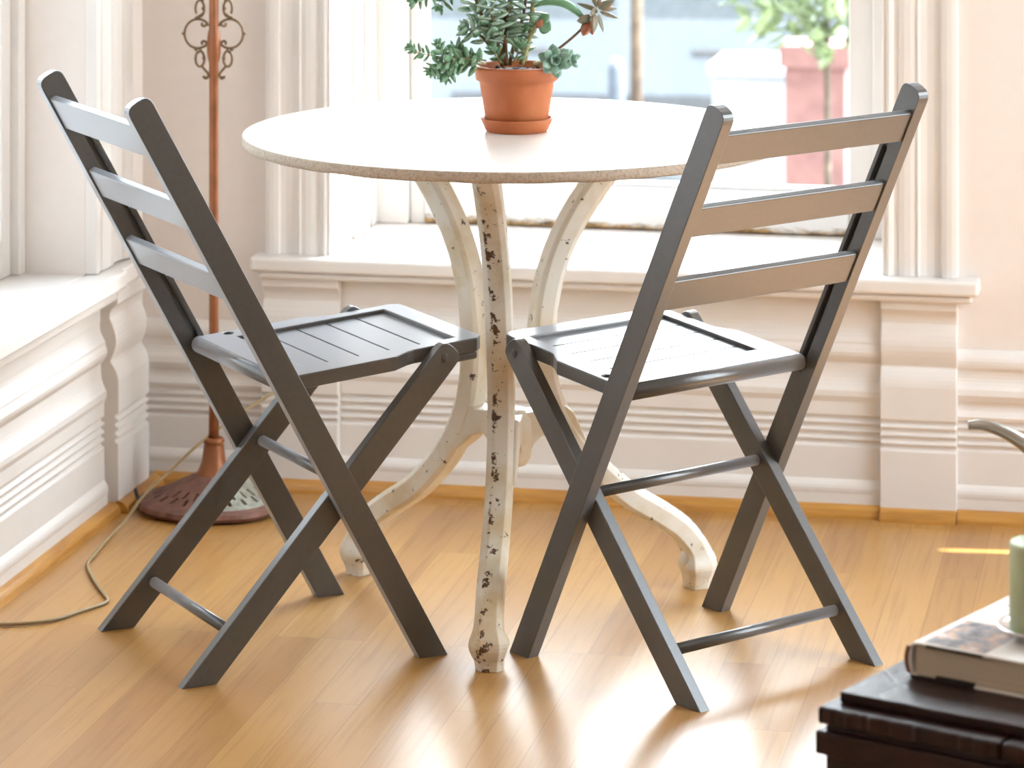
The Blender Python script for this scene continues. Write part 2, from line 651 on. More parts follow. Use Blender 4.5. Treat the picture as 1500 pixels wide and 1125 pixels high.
GR = (.166, .152, .138, .124)
apron = [(.010, .40), (.010, .335)] + arc(.010, .335, .020, .30, -.004) + arc(.020, .295, .012, .262, .007) + arc(.012, .25, .022, .215, -.003) + [(.022, .205)] + [(.018, .195)] + grooves(.018, GR) + [(.018, .062)] + arc(.018, .062, .024, .038, .004) + [(.024, .0)]
base = arc(.006, .29, .016, .262, .005) + arc(.012, .255, .020, .225, -.004) + [(.022, .215)] + arc(.018, .205, .014, .188, -.003) + [(.020, .178), (.018, .172)] + grooves(.018, GR) + [(.018, .062)] + arc(.018, .062, .024, .038, .004) + [(.024, 0.)]
pil = [(.034, .388)] + arc(.034, .36, .020, .338, -.004) + arc(.020, .335, .022, .262, .011, 8) + arc(.022, .26, .036, .228, .003) + [(.036, .18)] + grooves(.036, GR) + [(.036, .0)]

mb = MB(); extr(mb, apron, 'u', VW, -1.489, -.531); struct(mb, 'trim_1', M['paint_white'], bevel=.0015)
mb = MB(); extr(mb, base, 'u', VW, -.4006, UR); struct(mb, 'baseboard_front', M['paint_white'], bevel=.0012)
mb = MB(); extr(mb, base, 'u', VW, UL, -1.629); struct(mb, 'baseboard_corner', M['paint_white'], bevel=.0012)
mb = MB(); extr(mb, pil, 'u', VW, -.531, -.4006); struct(mb, 'trim_2', M['paint_white'], bevel=.0015)
mb = MB(); extr(mb, pil, 'u', VW, -1.629, -1.489); struct(mb, 'trim_3', M['paint_white'], bevel=.0015)
mb = MB(); extr(mb, apron, 'v', UL, LV0 - .1, 5.622, 1); struct(mb, 'trim_4', M['paint_white'], bevel=.0015)
mb = MB(); extr(mb, pil, 'v', UL, 5.645, 5.82, 1); struct(mb, 'trim_5', M['paint_white'], bevel=.0015)
mb = MB(); extr(mb, base, 'v', UL, VB, LV0 - .1, 1); struct(mb, 'baseboard_left', M['paint_white'])
mb = MB(); extr(mb, base, 'v', UR, VB, VW - .03, -1); struct(mb, 'baseboard_right', M['paint_white'])

# oak shoe mouldings (quarter rounds)
sh = [(.0, .021)] + [(.018 * math.sin(R(a)) + .0, .021 * math.cos(R(a))) for a in range(10, 91, 16)] + [(.018, 0)]


def shoe(mb, axis, base_, a, b, off, sgn=1):
    prof = [(off + d, z) for d, z in sh]
    pts = [(off - .004, .021)] + prof + [(off - .004, 0)]
    if axis == 'u':
        mb.prism(pts, [], lambda d, z: (a, base_ - d, z), lambda d, z: (b, base_ - d, z))
    else:
        mb.prism(pts, [], lambda d, z: (base_ + sgn * d, a, z), lambda d, z: (base_ + sgn * d, b, z))


mb = MB()
shoe(mb, 'u', VW, -1.4885, -.5315, .0245); shoe(mb, 'u', VW, -.4, UR, .0245); shoe(mb, 'u', VW, -.530, -.4015, .0365)
shoe(mb, 'u', VW, -1.628, -1.49, .0365); shoe(mb, 'u', VW, UL + .03, -1.6295, .0245)
struct(mb, 'trim_6', M['shoe'])
mb = MB()
shoe(mb, 'v', UL, LV0 - .6, 5.64, .0245, 1); shoe(mb, 'v', UL, 5.641, 5.85, .0365, 1)
struct(mb, 'trim_7', M['shoe'])

# fluted casings : (offset across, projection)
cas = [(0, 0), (0, .021), (.005, .0235), (.011, .021), (.012, .017), (.020, .017), (.021, .0195), (.030, .0215), (.040, .0215), (.049, .0195), (.050, .022), (.0535, .022), (.0545, .018), (.066, .0155), (.078, .0155), (.088, .018), (.090, .0235), (.098, .0255), (.106, .0255), (.114, .0235), (.115, 0)]


def casing(name, axis, pos, dirn, base_, sgn, z0, z1, scale=1.):
    mb = MB()
    if axis == 'u':
        mb.prism(cas, [], lambda a, d: (pos + dirn * a * scale, base_ - d, z0), lambda a, d: (pos + dirn * a * scale, base_ - d, z1))
    else:
        mb.prism(cas, [], lambda a, d: (base_ + sgn * d, pos + dirn * a * scale, z0), lambda a, d: (base_ + sgn * d, pos + dirn * a * scale, z1))
    struct(mb, name, M['paint_white'], bevel=.001)


casing('trim_8', 'u', WU0, -1, VW, 0, SILL, WTOP + .1, .98)
casing('trim_9', 'u', WU1, 1, VW, 0, SILL, WTOP + .1, 1.07)
casing('trim_10', 'v', LV1, 1, UL, 1, SILL + .009, WTOP + .1, 1.70)
casing('trim_11', 'v', LV0, -1, UL, 1, SILL, WTOP + .1, 1.4)
casing('trim_12', 'v', LV0, -1, UR, -1, SILL, WTOP + .1, 1.4)


# ------------------------------------------------------------------ windows
def front_window():
    w = thing('window_1', None, None, ((WU0 + WU1) / 2, VW, SILL)); w['kind'] = 'structure'
    ox, oy, oz = w.location
    def B(mb, u0, u1, v0, v1, z0, z1):
        mb.box(u0 - ox, u1 - ox, v0 - oy, v1 - oy, z0 - oz, z1 - oz)
    mb = MB()
    B(mb, -1.645, -.362, 5.838, VW + .001, SILL - .026, SILL)
    B(mb, WU0, WU1, VW, 6.36, SILL - .026, SILL)
    B(mb, -1.632, -.374, 5.848, VW, SILL - .040, SILL - .026)
    mb.build('window_sill', M['paint_white'], w, bevel=.006, seg=3)
    # left and right jamb linings with stops
    mb = MB()
    for sgn, u in ((1, WU0), (-1, WU1)):
        for v0, v1, t in ((VW - .02, 5.925, .006), (5.94, 5.955, .010), (6.06, 6.10, .010), (6.105, 6.115, .016), (6.20, 6.30, .004)):
            a, b = sorted((u, u + sgn * t))
            B(mb, a, b, v0, v1, SILL, WTOP)
    mb.build('jamb_lining', M['paint_white'], w, bevel=.002)
    mb = MB()
    B(mb, WU0, WU0 + .062, 6.235, 6.33, SILL, WTOP); B(mb, WU1 - .056, WU1, 6.235, 6.33, SILL, WTOP)
    B(mb, WU0, WU1, 6.235, 6.33, WTOP - .05, WTOP)
    mb.build('window_frame', M['paint_white'], w, bevel=.003)
    mb = MB()
    a, b = WU0 + .062, WU1 - .056
    B(mb, a, a + .03, 6.255, 6.30, SILL, WTOP - .05); B(mb, b - .045, b, 6.255, 6.30, SILL, WTOP - .05)
    mb.build('sash_stile', M['paint_white'], w, bevel=.003)
    mb = MB()
    mb.box(a + .03, b - .045, 6.25, 6.30, SILL + .002, SILL + .078)
    mb.box(a + .03, b - .045, 6.262, 6.29, SILL + .078, SILL + .088)
    o = mb.build('bottom_rail', M['rail'], w, bevel=.003); o.matrix_parent_inverse = Matrix.Translation(-w.location)
    mb = MB(); B(mb, a + .03, b - .045, 6.274, 6.279, SILL + .085, WTOP - .05)
    mb.build('pane', M['glass'], w)


front_window()


def side_window(name, uf, sgn, LV1=LV1, WTOP=WTOP):
    """uf wall face, sgn: outward direction in u"""
    w = thing(name, None, None, (uf, (LV0 + LV1) / 2, SILL)); w['kind'] = 'structure'
    ox, oy, oz = w.location
    def B(mb, d0, d1, v0, v1, z0, z1):        # d outwards from wall face
        a, b = sorted((uf + sgn * d0, uf + sgn * d1))
        mb.box(a - ox, b - ox, v0 - oy, v1 - oy, z0 - oz, z1 - oz)
    mb = MB()
    B(mb, -.058, .0, LV0 - .13, 5.628, SILL - .022, SILL + .008)
    B(mb, -.040, .0, LV0 - .12, 5.628, SILL - .045, SILL - .022)
    if sgn < 0:
        B(mb, -.044, .0, 5.628, 5.835, SILL - .027, SILL + .006)
    B(mb, 0, .20, LV0, LV1, SILL - .03, SILL + .008)
    mb.build('window_sill', M['paint_white'], w, bevel=.005, seg=3)
    mb = MB()
    B(mb, .106, .15, LV1 - .03, LV1, SILL + .008, WTOP); B(mb, .106, .15, LV0, LV0 + .03, SILL + .008, WTOP); B(mb, .106, .15, LV0, LV1, WTOP - .04, WTOP)
    mb.build('window_frame', M['paint_white'], w, bevel=.003)
    mb = MB()
    for v0, v1 in ((LV1 - .075, LV1 - .03), (LV0 + .03, LV0 + .075)):
        B(mb, .122, .155, v0, v1, SILL + .008, WTOP - .04)
    B(mb, .122, .155, LV0 + .075, LV1 - .075, SILL + .008, SILL + .075); B(mb, .122, .155, LV0 + .075, LV1 - .075, 1.38, 1.42); B(mb, .122, .155, LV0 + .075, LV1 - .075, WTOP - .085, WTOP - .04)
    mb.build('sash', M['paint_white'], w, bevel=.003)
    mb = MB(); B(mb, .137, .141, LV0 + .075, LV1 - .075, SILL + .07, WTOP - .08)
    mb.build('pane', M['glass'], w)


side_window('window_2', UL, -1)
side_window('window_3', UR, 1, RV1, RTOP)

# ------------------------------------------------------------------ folding chairs
T = .0205


def board_outline(p0, p1, w, top_round=.42, flat0=True):
    """(y,z) outline of a board from floor point p0 to top point p1 (centreline extreme), cut level at the floor"""
    p0, p1 = Vector(p0), Vector(p1)
    d = (p1 - p0).normalized(); n = Vector((d.y, -d.x)) * 1.0
    if n.x < 0:
        n = -n
    h = w / 2
    out = []
    k = h / (abs(n.x) if abs(n.x) > .2 else 1)
    out.append((p0.x - k, 0.)); out.append((p0.x + k, 0.))
    r = h * 1.0
    c = p1 - d * (r * top_round * 2)
    m = 10
    for i in range(m + 1):
        a = math.pi * i / m
        ca, sa = math.cos(a), math.sin(a)
        e = .72
        x = math.copysign(abs(ca) ** e, ca) * h
        y = abs(sa) ** e * r * top_round * 2
        q = c + n * x + d * y
        out.append((q.x, q.y))
    return out, d, n


def make_chair(label, x, y, a, D):
    u, v = room(x, y)
    ar = a + YAW
    c = thing('folding_chair', label, 'chair', (u, v, 0), ar - math.pi / 2, 'grey slatted folding chairs')
    mat = M['chair']
    W, bw = D['W'], D['bw']
    yt, zt, yb = D['yt'], D['zt'], D['yb']
    yp, zp, yl = D['yp'], D['zp'], D['yl']
    ys0, zs0, ys1, zs1 = D['ys0'], D['zs0'], D['ys1'], D['zs1']
    out, d, n = board_outline((yb, 0), (yt, zt), bw)

    def upy(z):
        return yb + (yt - yb) * z / zt
    # uprights with a slot routed in the inner face for the sliding seat pin
    def on(z, off):
        q = Vector((upy(z), z)) + n * off
        return (q.x, q.y)
    slot = [on(.40, .003), on(.40, .0125), on(.755, .0125), on(.762, .008), on(.755, .003)]
    for s in (-1, 1):
        m = MB()
        m.prism(out, [], lambda p, q: (s * W, p, q), lambda p, q: (s * (W - T * .55), p, q))
        m.prism(out, [slot], lambda p, q: (s * (W - T * .55), p, q), lambda p, q: (s * (W - T), p, q))
        bmesh.ops.remove_doubles(m.bm, verts=m.bm.verts[:], dist=1e-6)
        # drop the internal shared face where the two layers meet (outside the slot)
        m.build('upright', mat, c, bevel=.0014)
    # back slats
    for z0, z1 in D['slats']:
        m = MB()
        zc = (z0 + z1) / 2; hh = (z1 - z0) / 2 / d.y
        cc = Vector((upy(zc), zc))
        poly = []
        for (aa, bb) in ((-hh, -bw / 2 + .003), (hh, -bw / 2 + .003), (hh, -bw / 2 + .0145), (-hh, -bw / 2 + .0145)):
            q = cc + d * aa + n * bb
            poly.append((q.x, q.y))
        m.prism(poly, [], lambda p, q: (-(W - T) - .002, p, q), lambda p, q: ((W - T) + .002, p, q))
        m.build('back_slat', mat, c, bevel=.0022, seg=3)
    # crossing legs
    lw = bw
    lo, ld, ln = board_outline((yl, 0), (yp + .0, zp + .0) if False else (yp + (yp - yl) / math.hypot(yp - yl, zp) * lw * .5, zp + zp / math.hypot(yp - yl, zp) * lw * .5), lw, .5)
    for s in (-1, 1):
        m = MB()
        m.prism(lo, [], lambda p, q: (s * (W - T - .0006), p, q), lambda p, q: (s * (W - 2 * T + .0012), p, q))
        leg = m.build('leg', mat, c, bevel=.0014)
        m = MB()
        x0 = s * (W - T - .0008)
        m.tube([(x0, yp, zp), (x0 + s * .003, yp, zp)], .0062, 14)
        m.tube([(x0 + s * .003, yp, zp), (x0 + s * .0042, yp, zp)], .0040, 12)
        m.build('pivot_bolt', M['chair'], leg)
    # stretchers between the legs
    for z in D['rods']:
        yy = yl + (yp - yl) * z / zp
        m = MB(); m.tube([(-(W - 2 * T) - .003, yy, z), ((W - 2 * T) + .003, yy, z)], .0082, 16)
        m.build('stretcher', mat, c)
    # seat: frame with routed rim, lateral boards, rear bar, front cleat
    L = ys1 - ys0
    tilt = (zs1 - zs0) / L
    th = .021
    wr, wf = W - T - .0015, W - 2 * T - .001
    yn = ys1 - .135
    oc = [(-wr + .012, .0), (wr - .012, .0), (wr, .008)] + [(wr, yn - ys0 - .02), (wf + .003, yn - ys0 + .008), (wf, yn - ys0 + .018), (wf, L - .012), (wf - .012, L)]
    oc += [(-wf + .012, L), (-wf, L - .012), (-wf, yn - ys0 + .018), (-wf - .003, yn - ys0 + .008), (-wr, yn - ys0 - .02), (-wr, .008)]
    px, py0, py1 = wf - .026, .048, L - .036
    pan = [(-px, py0), (px, py0), (px, py1), (-px, py1)]
    fs = [(-wr + .016 + .009 * math.cos(R(k)), .046 + .008 * math.sin(R(k))) for k in range(0, 360, 24)]
    P = lambda dz: (lambda p, q: (p, ys0 + q, zs0 + q * tilt + dz))
    m = MB(); m.prism(oc, [pan, fs], P(0), P(-th))
    seat = m.build('seat', mat, c, bevel=.0018)
    m = MB()
    nb = 5; bl = (py1 - py0 + .004) / nb
    for i in range(nb):
        q0 = py0 - .002 + i * bl + .0013; q1 = q0 + bl - .0026
        m.prism([(-px - .002, q0), (px + .002, q0), (px + .002, q1), (-px - .002, q1)], [], P(-.006), P(-.014))
    m.prism([(-px - .004, py0 - .003), (px + .004, py0 - .003), (px + .004, py1 + .003), (-px - .004, py1 + .003)], [], P(-.0142), P(-.018))
    m.build('seat_board', mat, seat, bevel=.0006, seg=1)
    m = MB(); m.tube([(-(W - T) + .001, ys0 + .004, zs0 - .0125), ((W - T) - .001, ys0 + .004, zs0 - .0125)], .0128, 18)
    m.build('rear_bar', mat, seat)
    m = MB(); m.prism([(-wf + .004, L - .045), (wf - .004, L - .045), (wf - .004, L - .008), (-wf + .004, L - .008)], [], P(-th - .0005), P(-th - .0125))
    m.build('front_cleat', mat, seat, bevel=.004)
    return c


D1 = dict(W=.1935, yt=-.186, zt=.8471, yb=.2815, yp=.3121, zp=.4342, yl=-.0826, bw=.0400, ys0=.0535, zs0=.4300, ys1=.3855, zs1=.4567,
          slats=((.771, .818), (.664, .706), (.557, .598)), rods=(.262, .065))
D2 = dict(W=.2032, yt=-.164, zt=.8526, yb=.2684, yp=.3047, zp=.4382, yl=-.0807, bw=.0390, ys0=.066, zs0=.4290, ys1=.3612, zs1=.4586,
          slats=((.777, .821), (.669, .713), (.557, .602)), rods=(.257, .065))
make_chair('grey folding chair on the left whose seat faces right, beside the copper lamp pole', -.4541, 5.0841, .4788, D1)
make_chair('grey folding chair on the right seen from behind, its glaring seat facing the table', .3367, 4.97, 2.256, D2)

# ------------------------------------------------------------------ table
tu, tv = room(0., 5.30)
tb = thing('bistro_table', 'round pale stone-topped table on three curved chipped white iron legs', 'table', (tu, tv, 0))
RT = .418
m = MB()
prof = [(0, .7225), (RT - .006, .7225), (RT - .0015, .7235), (RT, .7260), (RT, .7300), (RT, .7375), (RT - .0008, .7392), (RT - .0025, .740), (0, .740)]
n = 128
rings = []
for r, z in prof:
    if r == 0:
        rings.append([m.bm.verts.new((0, 0, z))])
    else:
        ring = []
        for k in range(n):
            a = 2 * math.pi * k / n
            wob = (.0008 * math.sin(a * 23 + 1) * math.sin(a * 7) if z < .7255 else 0)
            ring.append(m.bm.verts.new((r * math.cos(a), r * math.sin(a), z + wob)))
        rings.append(ring)
for i, (a, b) in enumerate(zip(rings, rings[1:])):
    for k in range(n):
        k2 = (k + 1) % n
        if len(a) == 1:
            f = m.bm.faces.new((a[0], b[k2], b[k]))
        elif len(b) == 1:
            f = m.bm.faces.new((a[k], a[k2], b[0]))
        else:
            f = m.bm.faces.new((a[k], a[k2], b[k2], b[k]))
        f.material_index = 1 if 1 <= i <= 5 else 0
        f.smooth = 1 <= i <= 6
m.build('tabletop', [M['stone'], M['stone_edge']], tb)
legp = [(.245, .7225), (.205, .690), (.165, .645), (.132, .600), (.105, .550), (.088, .500), (.078, .440), (.076, .390), (.080, .340), (.094, .290), (.118, .245), (.152, .202), (.200, .158), (.250, .126), (.288, .098), (.314, .066), (.322, .036), (.320, .0)]
sec = [(-.0205, .008), (-.0135, .0165), (-.0105, .0190), (-.0075, .0200), (.013, .0190), (.0205, .011), (.0205, -.014), (.014, -.020), (-.014, -.020), (-.0205, -.014)]
wm = [.55, .45, 1., 1., .5, .6, .6, .6, .6, .55]
fine = catmull([Vector((a, b, 0)) for a, b in legp], 7)
for az, tw, dr in ((-95.9, -.018, 0.), (22.9, .0, -.026), (140.0, .0, 0.)):
    a = R(az) + YAW
    er = Vector((math.cos(a), math.sin(a), 0)); et = Vector((-math.sin(a), math.cos(a), 0))
    pts, nor, scl = [], [], []
    for i, p in enumerate(fine):
        q = (fine[min(i + 1, len(fine) - 1)] - fine[max(i - 1, 0)]).normalized()
        nn = Vector((-q.y, q.x)) * -1
        if i > len(fine) - 5:
            nn = Vector((1, 0))
        if nn.x < 0 and p.y > .3:
            nn = -nn
        # outward/upper side normal
        kz = max(0., min(1., (p.y - .12) / .3)); kz = kz * kz * (3 - 2 * kz)
        pts.append(er * (p.x + dr * kz) + et * (tw * p.y / .72) + Vector((0, 0, p.y)))
        nor.append(er * nn.x + Vector((0, 0, nn.y)))
        z = p.y
        k = 1.0
        if z < .075:
            k = 1 + .42 * math.exp(-((z - .036) / .017) ** 2)
        scl.append((k * (1.0 if z > .02 else .98), k))
    # consistent normals
    for i in range(1, len(nor)):
        if nor[i].dot(nor[i - 1]) < 0:
            nor[i] = -nor[i]
    m = MB(); m.sweep(pts, nor, et, sec, scl, wm)
    leg = m.build('leg', M['iron'], tb, bevel=.0012)
    # scrolled toe curl on the inner side of the foot
    m = MB()
    wl = m.wear()
    m.ball(er * .305 + Vector((0, 0, .044)), .0165, 14, 10, (1, 1, 1.2))
    for vv in m.bm.verts:
        vv[wl] = .6
    m.build('foot_curl', M['iron'], leg)
    # bracket arm to the hub
    m = MB(); wl = m.wear()
    arm = [(.0, .305), (.03, .306), (.06, .303), (.083, .312), (.098, .30), (.118, .258), (.135, .222), (.118, .224), (.100, .235), (.085, .246), (.066, .262), (.045, .268), (.030, .255), (.018, .232), (.0, .226)]
    m.prism(arm, [], lambda p, q: er * p + et * .019 + Vector((0, 0, q)), lambda p, q: er * p - et * .019 + Vector((0, 0, q)))
    m.build('bracket', M['iron'], tb, bevel=.003)
m = MB(); wl = m.wear()
m.lathe([(0, .222), (.022, .224), (.030, .236), (.032, .27), (.030, .296), (.02, .310), (0, .312)], 24)
m.build('hub', M['iron'], tb)

# ------------------------------------------------------------------ potted succulents
pu, pv = room((757 - 750) / 5000 * 5.31, 5.31)
PZ = .7402
K = 1 / 940.


def pp(px, py, dy=0.):
    """plant-local metres from the pot foot; x camera right, z up, y away"""
    x, z = (px - 757) * K, (198 - py) * K + .004
    return Vector((x, dy, z))


sa = thing('saucer', 'small terracotta saucer under the plant pot on the white table', 'saucer', (pu, pv, PZ), YAW)
m = MB(); m.lathe([(0, 0), (.047, 0), (.0495, .003), (.0535, .012), (.0565, .0185), (.0575, .021), (.0545, .0215), (.0525, .0185), (.0497, .008), (.049, .0058), (0, .0055)], 56)
m.build('dish', M['terracotta'], sa)
pl = thing('potted_succulent', 'terracotta pot of mixed green succulents standing on the white round table', 'potted plant', (pu, pv, PZ + .006), YAW)
m = MB()
m.lathe([(0, 0), (.046, 0), (.0475, .002), (.0575, .066), (.0588, .0735), (.0635, .0740), (.0665, .092), (.0670, .0945), (.0655, .0962), (.062, .0965), (.0605, .094), (.058, .078), (0, .076)], 64)
m.build('pot', M['terracotta'], pl)
m = MB()
m.lathe([(0, .090), (.03, .089), (.0585, .085), (.0585, .078), (0, .0765)], 32)
for i in range(60):
    a, r = random.uniform(0, 6.28), random.uniform(0, .054)
    m.ball((r * math.cos(a), r * math.sin(a), .088), random.uniform(.0015, .004), 6, 4)
m.build('soil', M['soil'], pl)


def sprig(path, mat, Ls, Wf, Tf, pairs, r0=.0025, stem_mat='stem', start=.15, tipn=5, spread=1.15, up_bias=.2, jitter=.25, curl=.0, name='stem', dmix=.55):
    pts = catmull(path, 6)
    m = MB(); m.tube(pts, [r0 * (1 - .55 * i / (len(pts) - 1)) for i in range(len(pts))], 8)
    st = m.build(name, M[stem_mat], pl)
    m = MB()
    npt = len(pts)
    for i in range(pairs):
        q = start + (1 - start) * i / max(1, pairs - 1)
        fi = q * (npt - 1.001); k = int(fi)
        p = pts[k].lerp(pts[k + 1], fi - k)
        d = (pts[k + 1] - pts[k]).normalized()
        ref = d.cross(Vector((0, 1, .13)));
        if ref.length < .1:
            ref = d.cross(Vector((1, 0, 0)))
        ref.normalize(); o2 = d.cross(ref)
        a0 = i * math.pi / 2 + random.uniform(-jitter, jitter)
        Ln = Ls[0] + (Ls[1] - Ls[0]) * q
        for s in (0, math.pi):
            rad = ref * math.cos(a0 + s) + o2 * math.sin(a0 + s)
            dr = rad * spread + d * dmix + Vector((0, 0, up_bias))
            ll = Ln * random.uniform(.8, 1.15)
            m.leaf(p + rad * r0 * .5, dr, d, ll, ll * Wf, ll * Tf, curl=curl)
    d = (pts[-1] - pts[-2]).normalized()
    ref = d.cross(Vector((.2, 1, .1))).normalized(); o2 = d.cross(ref)
    for i in range(tipn):
        a = 2 * math.pi * i / tipn + .4
        rad = ref * math.cos(a) + o2 * math.sin(a)
        m.leaf(pts[-1], d * 1. + rad * (.75), rad * -1 + d * .4, Ls[1] * .8, Ls[1] * .8 * Wf, Ls[1] * .8 * Tf)
    m.build('foliage', M[mat], st)


def rosette(c, axis, mat, r, rings=((6, .15, 1.), (6, .55, .9), (5, 1.1, .65)), Wf=.55, Tf=.2, name='rosette'):
    m = MB()
    ax = Vector(axis).normalized(); ref = ax.cross(Vector((.3, .2, 1))).normalized(); o2 = ax.cross(ref)
    for j, (nn, tilt, sc) in enumerate(rings):
        for i in range(nn):
            a = 2 * math.pi * (i + .5 * (j % 2)) / nn + .2 * j + random.uniform(-.1, .1)
            rad = ref * math.cos(a) + o2 * math.sin(a)
            d = rad * math.cos(tilt) + ax * math.sin(tilt)
            m.leaf(Vector(c) + rad * r * .06, d, ax - rad * .2, r * sc * random.uniform(.9, 1.1), r * sc * Wf, r * sc * Tf, tip=.6 if False else 1.25, curl=.1)
    return m.build(name, M[mat], pl)


# jade stems with plump opposite leaves
sprig([pp(738, 112), pp(732, 88, -.004), pp(716, 58, -.010), pp(699, 20, -.014), pp(690, -30, -.014)], 'leaf_jade', (.034, .030), .56, .26, 11, .0046, start=.36, jitter=.6)
sprig([pp(741, 112), pp(739, 80, .0), pp(742, 40, .004), pp(750, 0, .006), pp(752, -45, .006)], 'leaf_jade', (.036, .034), .36, .20, 26, .0052, start=.26, up_bias=.06, jitter=.9, dmix=.12)
sprig([pp(746, 112, .006), pp(754, 80, .016), pp(766, 45, .024), pp(772, 0, .028), pp(775, -40, .028)], 'leaf_jade', (.033, .030), .40, .22, 17, .0034, start=.26, up_bias=.05, jitter=.8, dmix=.15)
sprig([pp(733, 108, .01), pp(722, 75, .024), pp(706, 44, .030), pp(676, 8, .034), pp(655, -30, .030)], 'leaf_jade', (.032, .028), .58, .28, 11, .003, start=.32, jitter=.5)
sprig([pp(736, 112, -.008), pp(728, 84, -.016), pp(722, 50, -.022), pp(722, 10, -.024), pp(724, -30, -.024)], 'leaf_jade', (.030, .030), .44, .22, 14, .003, start=.36, up_bias=.05, jitter=.8, dmix=.2)
sprig([pp(730, 100, -.016), pp(714, 78, -.020), pp(700, 62, -.022), pp(686, 58, -.022)], 'leaf_jade', (.026, .027), .66, .30, 4, .0022, start=.4, tipn=4, jitter=.5)
sprig([pp(734, 106, -.02), pp(728, 96, -.026), pp(724, 88, -.028)], 'leaf_sedum', (.018, .020), .5, .28, 4, .002, 'stem_pale', start=.2, tipn=6, jitter=.6)
sprig([pp(752, 106, -.015), pp(758, 94, -.020), pp(760, 84, -.022)], 'leaf_sedum', (.020, .024), .42, .24, 3, .002, 'stem_pale', start=.2, tipn=6, jitter=.6)
sprig([pp(768, 100, .02), pp(770, 84, .024), pp(768, 66, .026)], 'leaf_sedum', (.020, .022), .5, .24, 4, .002, 'stem_pale', start=.2, tipn=5, jitter=.6)
# little sedum stars upper left
sprig([pp(676, 0, .0), pp(650, -8, -.006), pp(630, 2, -.008), pp(611, 12, -.010)], 'leaf_sedum', (.020, .027), .50, .24, 6, .0016, 'stem_pale', start=.6, tipn=9, up_bias=-.1)
sprig([pp(640, -10, .01), pp(622, -14, .008), pp(606, -4, .006)], 'leaf_sedum', (.018, .022), .5, .24, 4, .0014, 'stem_pale', start=.4, tipn=7, up_bias=-.1)
sprig([pp(676, -4, .01), pp(656, 8, .008), pp(646, 24, .006)], 'leaf_sedum', (.017, .022), .5, .26, 4, .0014, 'stem_pale', start=.45, tipn=5)
# trailing sedum over the left rim
sprig([pp(712, 106, -.03), pp(690, 98, -.045), pp(664, 96, -.05), pp(632, 92, -.048), pp(612, 88, -.046), pp(602, 82, -.045)], 'leaf_sedum', (.024, .013), .52, .28, 15, .0018, 'stem_pale', start=.10, jitter=.5, tipn=6)
sprig([pp(706, 108, -.025), pp(684, 104, -.038), pp(664, 108, -.042), pp(654, 122, -.04)], 'leaf_sedum', (.022, .020), .54, .28, 11, .0016, 'stem_pale', start=.12, jitter=.5, up_bias=0)
sprig([pp(688, 102, -.04), pp(668, 104, -.05), pp(646, 104, -.05), pp(634, 114, -.048)], 'leaf_sedum', (.022, .018), .54, .28, 11, .0015, 'stem_pale', start=.2, jitter=.5, up_bias=0)
sprig([pp(672, 104, -.045), pp(654, 96, -.05), pp(645, 86, -.048), pp(643, 76, -.046)], 'leaf_sedum', (.021, .014), .5, .28, 8, .0014, 'stem_pale', start=.2, jitter=.4, tipn=5)
sprig([pp(712, 104, -.01), pp(694, 98, -.02), pp(678, 94, -.022), pp(666, 86, -.02)], 'leaf_sedum', (.024, .020), .54, .28, 10, .0016, 'stem_pale', start=.2, jitter=.6)
# rosettes on the right
rosette(pp(812, 101, -.045), (.10, -.95, .25), 'leaf_blue', .027, Wf=.62)
rosette(pp(835, 98, -.040), (.45, -.85, .15), 'leaf_blue', .0155, rings=((5, .2, 1.), (4, .8, .8)))
m = MB(); m.tube(catmull([pp(782, 108, -.02), pp(798, 103, -.035), pp(813, 102, -.042)], 5), .003, 8); m.build('stem', M['stem_pale'], pl)
m = MB(); m.tube(catmull([pp(812, 104, -.04), pp(824, 98, -.038), pp(832, 97, -.038)], 5), .002, 8); m.build('stem', M['stem_pale'], pl)
# pale bent stem with a round leaf
m = MB(); m.tube(catmull([pp(764, 110), pp(770, 88, -.004), pp(778, 66, -.006), pp(790, 48, -.008)], 5), [.0042] * 5 + [.0036] * 5 + [.003] * 6, 8); st = m.build('stem', M['stem_pale'], pl)
m = MB()
m.leaf(pp(789, 50, -.01), (.55, -.25, -.25), (-.2, -.9, .2), .023, .022, .006, tip=1.1)
m.leaf(pp(788, 48, -.01), (.8, -.1, .55), (-.3, -.8, .4), .022, .018, .006, tip=1.1)
m.leaf(pp(788, 50, -.008), (-.4, -.3, .5), (0, -.9, .3), .018, .014, .005)
m.build('foliage', M['leaf_sedum'], st)
m = MB(); m.leaf(pp(787, 56, -.013), (.35, -.25, .7), (0, -1, .1), .017, .012, .004); m.build('young_leaf', M['leaf_red'], st)
# green upright stem and long arching leaf
m = MB(); m.tube(catmull([pp(768, 108, .02), pp(777, 66, .028), pp(781, 24, .03), pp(784, -20, .03)], 5), .0042, 8); m.build('stem', M['stem_pale'], pl)
m = MB()
arch = catmull([pp(782, 26, -.002), pp(800, 19, -.006), pp(822, 19, -.010), pp(842, 30, -.012), pp(860, 48, -.012)], 6)
wl = m.wear()
m.tube(arch, [.0015 + .0056 * math.sin(math.pi * (i + .3) / (len(arch) + .6)) for i in range(len(arch))], 8)
m.build('arching_leaf', M['leaf_sedum'], pl)
